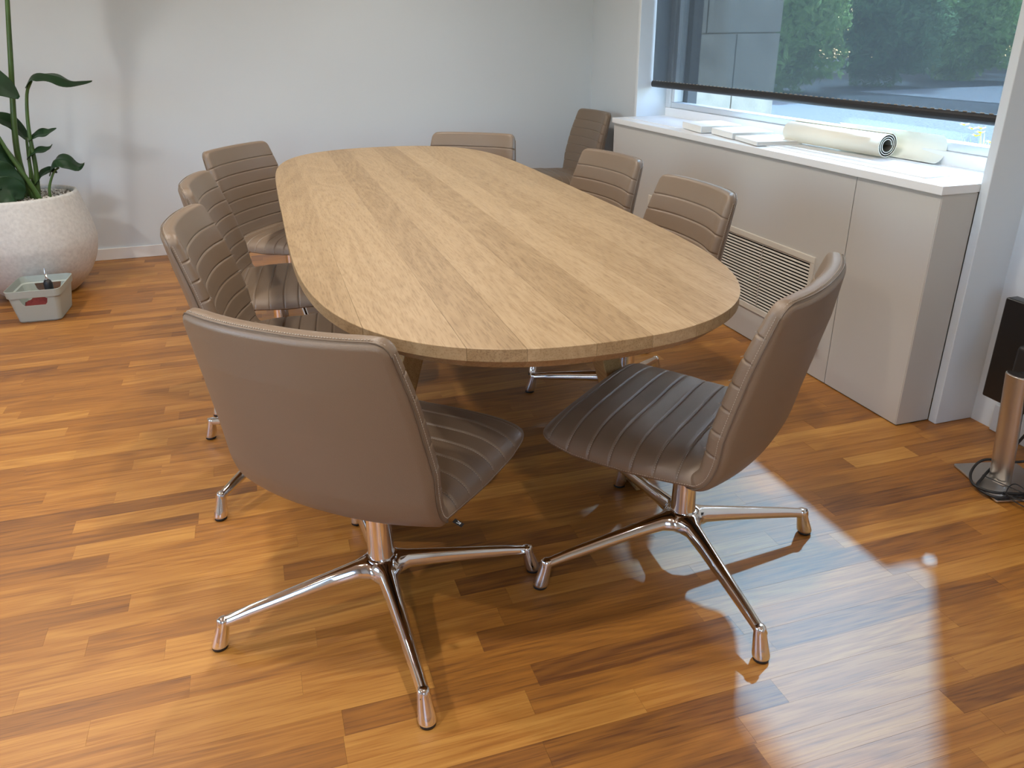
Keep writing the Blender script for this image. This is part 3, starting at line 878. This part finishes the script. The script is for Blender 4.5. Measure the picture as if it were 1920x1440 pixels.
# left leaning stem with dark leaf cut by the frame
stem([(-1.17, 4.70, .49), (-1.19, 4.68, .66), (-1.26, 4.64, .85), (-1.33, 4.62, .98), (-1.36, 4.62, 1.08)], .015, .008)
leaf([(-1.33, 4.62, 1.12), (-1.23, 4.64, 1.11), (-1.14, 4.66, 1.06), (-1.075, 4.67, 1.00)], .085, (.2, .45, .9), fold=.1)
# thick leaning stalk in the middle
stem([(-1.12, 4.68, .49), (-1.15, 4.66, .66), (-1.21, 4.64, .82), (-1.27, 4.62, .97)], .017, .008)
stem([(-1.09, 4.66, .49), (-1.12, 4.64, .60), (-1.165, 4.63, .72), (-1.20, 4.62, .84)], .014, .008)
stem([(-1.13, 4.78, .49), (-1.135, 4.80, .64), (-1.12, 4.81, .80)], .012, .006)
stem([(-1.20, 4.62, .49), (-1.24, 4.60, .58), (-1.30, 4.57, .66)], .010, .006)
leaf([(-1.12, 4.81, .79), (-1.16, 4.80, .86), (-1.22, 4.78, .90), (-1.28, 4.76, .88)], .06, (.2, 1, .5), fold=.2)
# two low leaves to the right
stem([(-1.13, 4.73, .60), (-1.11, 4.74, .72), (-1.085, 4.75, .79)], .007, .005)
leaf([(-1.10, 4.75, .785), (-1.05, 4.75, .815), (-1.00, 4.74, .822), (-.955, 4.73, .845)], .045, (.2, 1, .5), fold=.2)
leaf([(-1.12, 4.72, .70), (-1.07, 4.72, .735), (-1.01, 4.71, .745), (-.985, 4.70, .77)], .04, (.2, 1, .4), fold=.2)
stem([(-1.055, 4.70, .49), (-1.045, 4.70, .56), (-1.01, 4.70, .63), (-.98, 4.70, .655)], .0075, .005)
leaf([(-1.035, 4.71, .615), (-1.00, 4.71, .685), (-.94, 4.70, .69), (-.885, 4.68, .655), (-.85, 4.66, .675)], .062, (.1, 1, .55), fold=-.2, wav=.12)
leaf([(-1.115, 4.73, .57), (-1.07, 4.73, .62), (-1.03, 4.73, .64), (-1.0, 4.73, .625)], .04, (.1, 1, .6), fold=.2)
# dark low leaves on the left
for (a, b, c, w) in (((-1.15, 4.60, .55), (-1.24, 4.55, .66), (-1.34, 4.52, .70), .085), ((-1.14, 4.58, .54), (-1.21, 4.52, .58), (-1.31, 4.48, .57), .075),
                     ((-1.22, 4.64, .76), (-1.28, 4.60, .83), (-1.38, 4.56, .84), .06), ((-1.18, 4.62, .62), (-1.26, 4.58, .78), (-1.37, 4.55, .80), .07), ((-1.2, 4.55, .53), (-1.3, 4.50, .60), (-1.42, 4.46, .58), .08)):
    leaf([a, tuple((Vector(a) + Vector(b)) / 2 + Vector((0, 0, .02))), b, c], w, (.3, .6, .8), fold=.15, wav=.1)
stem([(-1.19, 4.66, .49), (-1.22, 4.64, .62), (-1.27, 4.62, .76), (-1.30, 4.6, .84)], .010, .006)

# ------------------------------------------------------------------ storage bin in front of the pot
bn = empty('storage_bin', (-1.105, 4.29, 0), math.radians(-2)); tag(bn, 'small sage green plastic bin on the floor before the planter', 'bin')
def rr(wx, wy, r, z, n=6):
    out = []
    for cx, cy, a0 in ((wx - r, wy - r, 0), (-wx + r, wy - r, 90), (-wx + r, -wy + r, 180), (wx - r, -wy + r, 270)):
        for k in range(n + 1):
            a = math.radians(a0 + 90 * k / n); out.append((cx + r * math.cos(a), cy + r * math.sin(a), z))
    return out
WX, WY = .100, .126
rings = [rr(WX - .010, WY - .010, .020, 0), rr(WX - .004, WY - .004, .024, .007), rr(WX + .014, WY + .014, .028, .128), rr(WX + .020, WY + .020, .03, .130), rr(WX + .024, WY + .024, .032, .164),
         rr(WX + .0215, WY + .0215, .03, .165), rr(WX + .017, WY + .017, .028, .133), rr(WX + .0115, WY + .0115, .026, .128), rr(WX - .007, WY - .007, .022, .008)]
body = MB().loft(rings, True, True).build('bin_body', M_BIN, bn, smooth=False)
cut = MB()
for sy in (-1, 1):
    rg = [[(x, yy, z) for x, z in ((-.062, .1270), (-.054, .098), (-.044, .088), (.044, .088), (.054, .098), (.062, .1270))] for yy in (sy * WY - .03, sy * WY + .05)]
    cut.loft(rg)
co = cut.build('cutter', M_BIN, bn)
for ob in (co, body):
    bm = bmesh.new(); bm.from_mesh(ob.data); bmesh.ops.recalc_face_normals(bm, faces=bm.faces); bm.to_mesh(ob.data); bm.free()
bmod = body.modifiers.new('cut', 'BOOLEAN'); bmod.object = co; bmod.operation = 'DIFFERENCE'; bmod.solver = 'EXACT'
bpy.context.view_layer.update()
dg = bpy.context.evaluated_depsgraph_get()
me = bpy.data.meshes.new_from_object(body.evaluated_get(dg)); body.modifiers.clear(); body.data = me
bpy.data.objects.remove(co, do_unlink=True)
# screwdriver and rag in the bin
sd = empty('screwdriver', (-1.055, 4.245, .040), math.radians(20)); tag(sd, 'black-handled screwdriver standing upright in the sage bin', 'tool'); sd.scale = (1.25, 1.25, 1.12)
MB().lathe([(.009, 0), (.014, .012), (.0125, .05), (.016, .085), (.0165, .115), (.012, .128), (.007, .132)], (0, 0, 0), 16).build('handle', M_BLACK, sd, smooth=True)
MB().lathe([(.0075, .131), (.0075, .137), (.0042, .138), (.0038, .172), (.0018, .178), (.0015, .19)], (0, 0, 0), 12).build('blade', M_CHROME, sd, smooth=True)
m = MB(); rnd = random.Random(9); n = 14; grid = []
for i in range(n + 1):
    for j in range(n + 1):
        x = -.075 + .12 * i / n; y = -.1 + .14 * j / n
        grid.append((x, y, .052 + .035 * math.exp(-((x + .02) ** 2 + (y + .03) ** 2) / .004) + rnd.uniform(-.008, .008)))
m.v = grid; m.f = [(i * (n + 1) + j, (i + 1) * (n + 1) + j, (i + 1) * (n + 1) + j + 1, i * (n + 1) + j + 1) for i in range(n) for j in range(n)]
rag = m.build('cleaning_rag', M_RED, None, smooth=True); rag.location = (-1.100, 4.29, .008); tag(rag, 'crumpled red rag inside the sage bin', 'cloth')
sm = rag.modifiers.new('thick', 'SOLIDIFY'); sm.thickness = .006

# ------------------------------------------------------------------ monitor standing on the floor, cables
mon = empty('monitor', (1.985, 1.50, 0), 0); tag(mon, 'black monitor on a silver stand on the floor by the wall', 'monitor')
m = MB().loft([rr(.098, .108, .006, z) for z in (0, .006)]); o = m.build('stand_base', M_CHROME2, mon, bevel=.001); o.location = (.035, 0, .002); o.rotation_euler = (0, 0, math.radians(-14))
m = MB()
def oval(a, b_, z, dx=0): return [(dx + a * math.cos(2 * math.pi * k / 28), b_ * math.sin(2 * math.pi * k / 28), z) for k in range(28)]
m.loft([oval(.021, .034, .008, .012), oval(.021, .034, .362, -.032)]); m.build('stand_pillar', M_CHROME2, mon, smooth=False, bevel=.002)
MB().loft([oval(.0195, .032, .3625, -.032), oval(.018, .030, .3635, -.032)]).build('pillar_cap', M_CHROME, mon)
MB().box(-.02, .125, -.045, .045, .295, .345).build('arm_bracket', M_BLACK, mon, bevel=.004)
pan = MB().box(.115, .160, -.36, .215, .185, .51).build('screen_housing', M_PANEL, mon, bevel=.006)
MB().box(.075, .118, -.22, .11, .205, .40).build('rear_cover', M_BLACK, mon, bevel=.015)
MB().box(.160, .1605, -.35, .205, .20, .50).build('display', M_PANEL, pan)
def cable(name, path, r, label):
    pts, _ = catmull(path, 14 * len(path)); o0 = Vector((path[0][0], path[0][1], 0))
    o = MB().tube([p - o0 for p in pts], r, 8).build(name, M_BLACK, None, smooth=True); o.location = o0
    return tag(o, label, 'cable')
cable('power_cable', [(2.07, 1.46, .27), (2.06, 1.50, .17), (2.03, 1.53, .07), (2.0, 1.54, .03), (1.95, 1.52, .018), (1.90, 1.49, .0135), (1.90, 1.44, .012), (1.935, 1.415, .014), (2.0, 1.40, .016), (2.08, 1.36, .012), (2.16, 1.30, .008)], .0042, 'thick black cable looping round the monitor stand base')
cable('display_cable', [(2.10, 1.42, .27), (2.10, 1.42, .17), (2.09, 1.46, .10), (2.05, 1.50, .065), (1.985, 1.555, .055), (1.93, 1.545, .03), (1.895, 1.50, .018), (1.905, 1.45, .020), (1.95, 1.42, .022), (2.03, 1.39, .02), (2.13, 1.34, .012)], .0040, 'black cable hanging from the monitor and coiling on its base')
rnd = random.Random(4)
loose = [(1.96, 1.53, .02)]
for k in range(11):
    a = k * 1.9
    loose.append((1.955 + .045 * math.cos(a) + rnd.uniform(-.015, .015), 1.40 + .055 * math.sin(a) + rnd.uniform(-.015, .015), rnd.uniform(.006, .035)))
cable('thin_cable', loose, .0016, 'thin black wire tangled in front of the monitor stand')

# ------------------------------------------------------------------ outside the window
struct(MB().box(XW + .16, 40, -20, 40, -.25, -.15).build('ground_outside', M_GRAVEL), 'bright gravel outside the window')
struct(MB().box(14.5, 24.0, 8, 17.2, -.15, -.13).build('path_outside', M_PAVE), 'pale paved strip outside')
# stone return wall left of the window, built of blocks
sw_ = struct(MB().box(2.47, 3.30, 4.76, 5.2, -.2, 3.2).build('wall_exterior', M_STONE), 'pale sandstone wall outside, left of the window')
def block(x0, x1, z0, z1): MB().box(x0 + .004, x1 - .004, 4.735, 4.76, z0 + .004, z1 - .004).build('stone_block', M_STONE, sw_, bevel=.003)
for z0, z1, cuts in ((-.15, .52, (2.47, 2.9, 3.32)), (.52, 1.245, (2.47, 3.0, 3.32)), (1.245, 1.95, (2.47, 2.78, 3.32)), (1.95, 2.7, (2.47, 3.0, 3.32))):
    for a, b2 in zip(cuts, cuts[1:]): block(a, b2, z0, z1)
def bush(x, y, r, hz, n, mat, label, cat, name, trunk=None, zc=None, ls=.09, seed=1):
    rnd = random.Random(seed); e = empty(name, (x, y, -.15)); tag(e, label, cat)
    m = MB(); zc = hz * .5 if zc is None else zc
    for k in range(n):
        d = Vector((rnd.gauss(0, 1), rnd.gauss(0, 1), rnd.gauss(0, 1))).normalized(); q = rnd.random() ** .35
        lump = 1 + .25 * math.sin(d.x * 5 + seed) * math.cos(d.z * 6) 
        c = Vector((d.x * r * q * lump, d.y * r * q * lump, zc + d.z * hz * .5 * q * lump))
        u = Vector((rnd.gauss(0, 1), rnd.gauss(0, 1), rnd.gauss(0, 1))).normalized(); w = u.cross(d); 
        if w.length < .1: w = u.cross(Vector((0, 0, 1)))
        w.normalize(); s = ls * rnd.uniform(.6, 1.4); b2 = u * s * 1.6; w = w * s * .6; lift = d * s * .25
        m.quad(tuple(c - b2), tuple(c + w + lift), tuple(c + b2), tuple(c - w + lift))
    tag(m.build('foliage', mat, e), kind='stuff')
    if trunk: MB().tube([(0, 0, 0), (.05, .02, zc * .5), (0, 0, zc)], [trunk, trunk * .8, trunk * .5], 8).build('trunk', M_BARK, e, smooth=True)
for (x, y, r, hz, mat, lab, sd_) in (
        (12.8, 18.0, 1.4, 3.2, M_FOL, 'bright green bush just right of the stone wall outside', 2),
        (16.6, 18.9, 1.4, 3.0, M_FOL2, 'darker green bush beside the bright one in the garden', 3),
        (20.4, 20.0, 1.3, 3.0, M_FOL, 'green bush left of the pale paved strip', 9)):
    bush(x, y, r, hz, 9000, mat, lab, 'bush', 'garden_bush', seed=sd_, ls=.07)
for (x, y, r, hz, mat, lab, sd_) in (
        (18.0, 26.5, 2.6, 5.4, M_FOL, 'light green tree behind the bushes nearest the stone wall', 4),
        (23.6, 25.5, 2.6, 5.6, M_FOL2, 'dark tree in the middle of the garden background', 5),
        (29.6, 27.5, 2.2, 6.0, M_FOL, 'light green tree right of the dark middle tree', 6),
        (26.2, 20.0, 2.4, 5.0, M_FOL2, 'dark green tree behind the pale paved strip', 7),
        (31.0, 20.5, 2.2, 5.6, M_FOL, 'light green tree at the right edge of the garden', 8)):
    bush(x, y, r, hz, 9000, mat, lab, 'tree', 'garden_tree', .16, hz * .55, .10, sd_)
# flower pot outside by the right window end
fp = empty('flower_pot', (3.55, 3.18, -.15)); tag(fp, 'white flower pot with yellow blooms outside the window', 'flower pot')
MB().lathe([(.16, 0), (.22, .62), (.235, .64), (.235, .70), (.215, .70), (.20, .64)], (0, 0, 0), 32).build('pot_body', M_UPVC, fp, smooth=True)
m = MB(); m2 = MB(); rnd = random.Random(12)
for k in range(60):
    a = rnd.random() * 6.28; r = rnd.uniform(.02, .2); tip = Vector((r * math.cos(a), r * math.sin(a), rnd.uniform(.76, .95))); b0_ = Vector((tip.x * .4, tip.y * .4, .66))
    s = Vector((-math.sin(a), math.cos(a), 0)) * .012
    m.quad(tuple(b0_), tuple((b0_ + tip) / 2 + s), tuple(tip), tuple((b0_ + tip) / 2 - s))
for k in range(9):
    a = rnd.random() * 6.28; r = rnd.uniform(.05, .19); c = Vector((r * math.cos(a), r * math.sin(a), rnd.uniform(.86, .98)))
    for j in range(5):
        b_ = 2 * math.pi * j / 5; d = Vector((math.cos(b_), math.sin(b_), .4)) * .03; s = Vector((-math.sin(b_), math.cos(b_), 0)) * .01
        m2.quad(tuple(c), tuple(c + d * .6 + s), tuple(c + d), tuple(c + d * .6 - s))
m.build('flower_leaves', M_FOL, fp); m2.build('yellow_petals', M_YEL, fp)
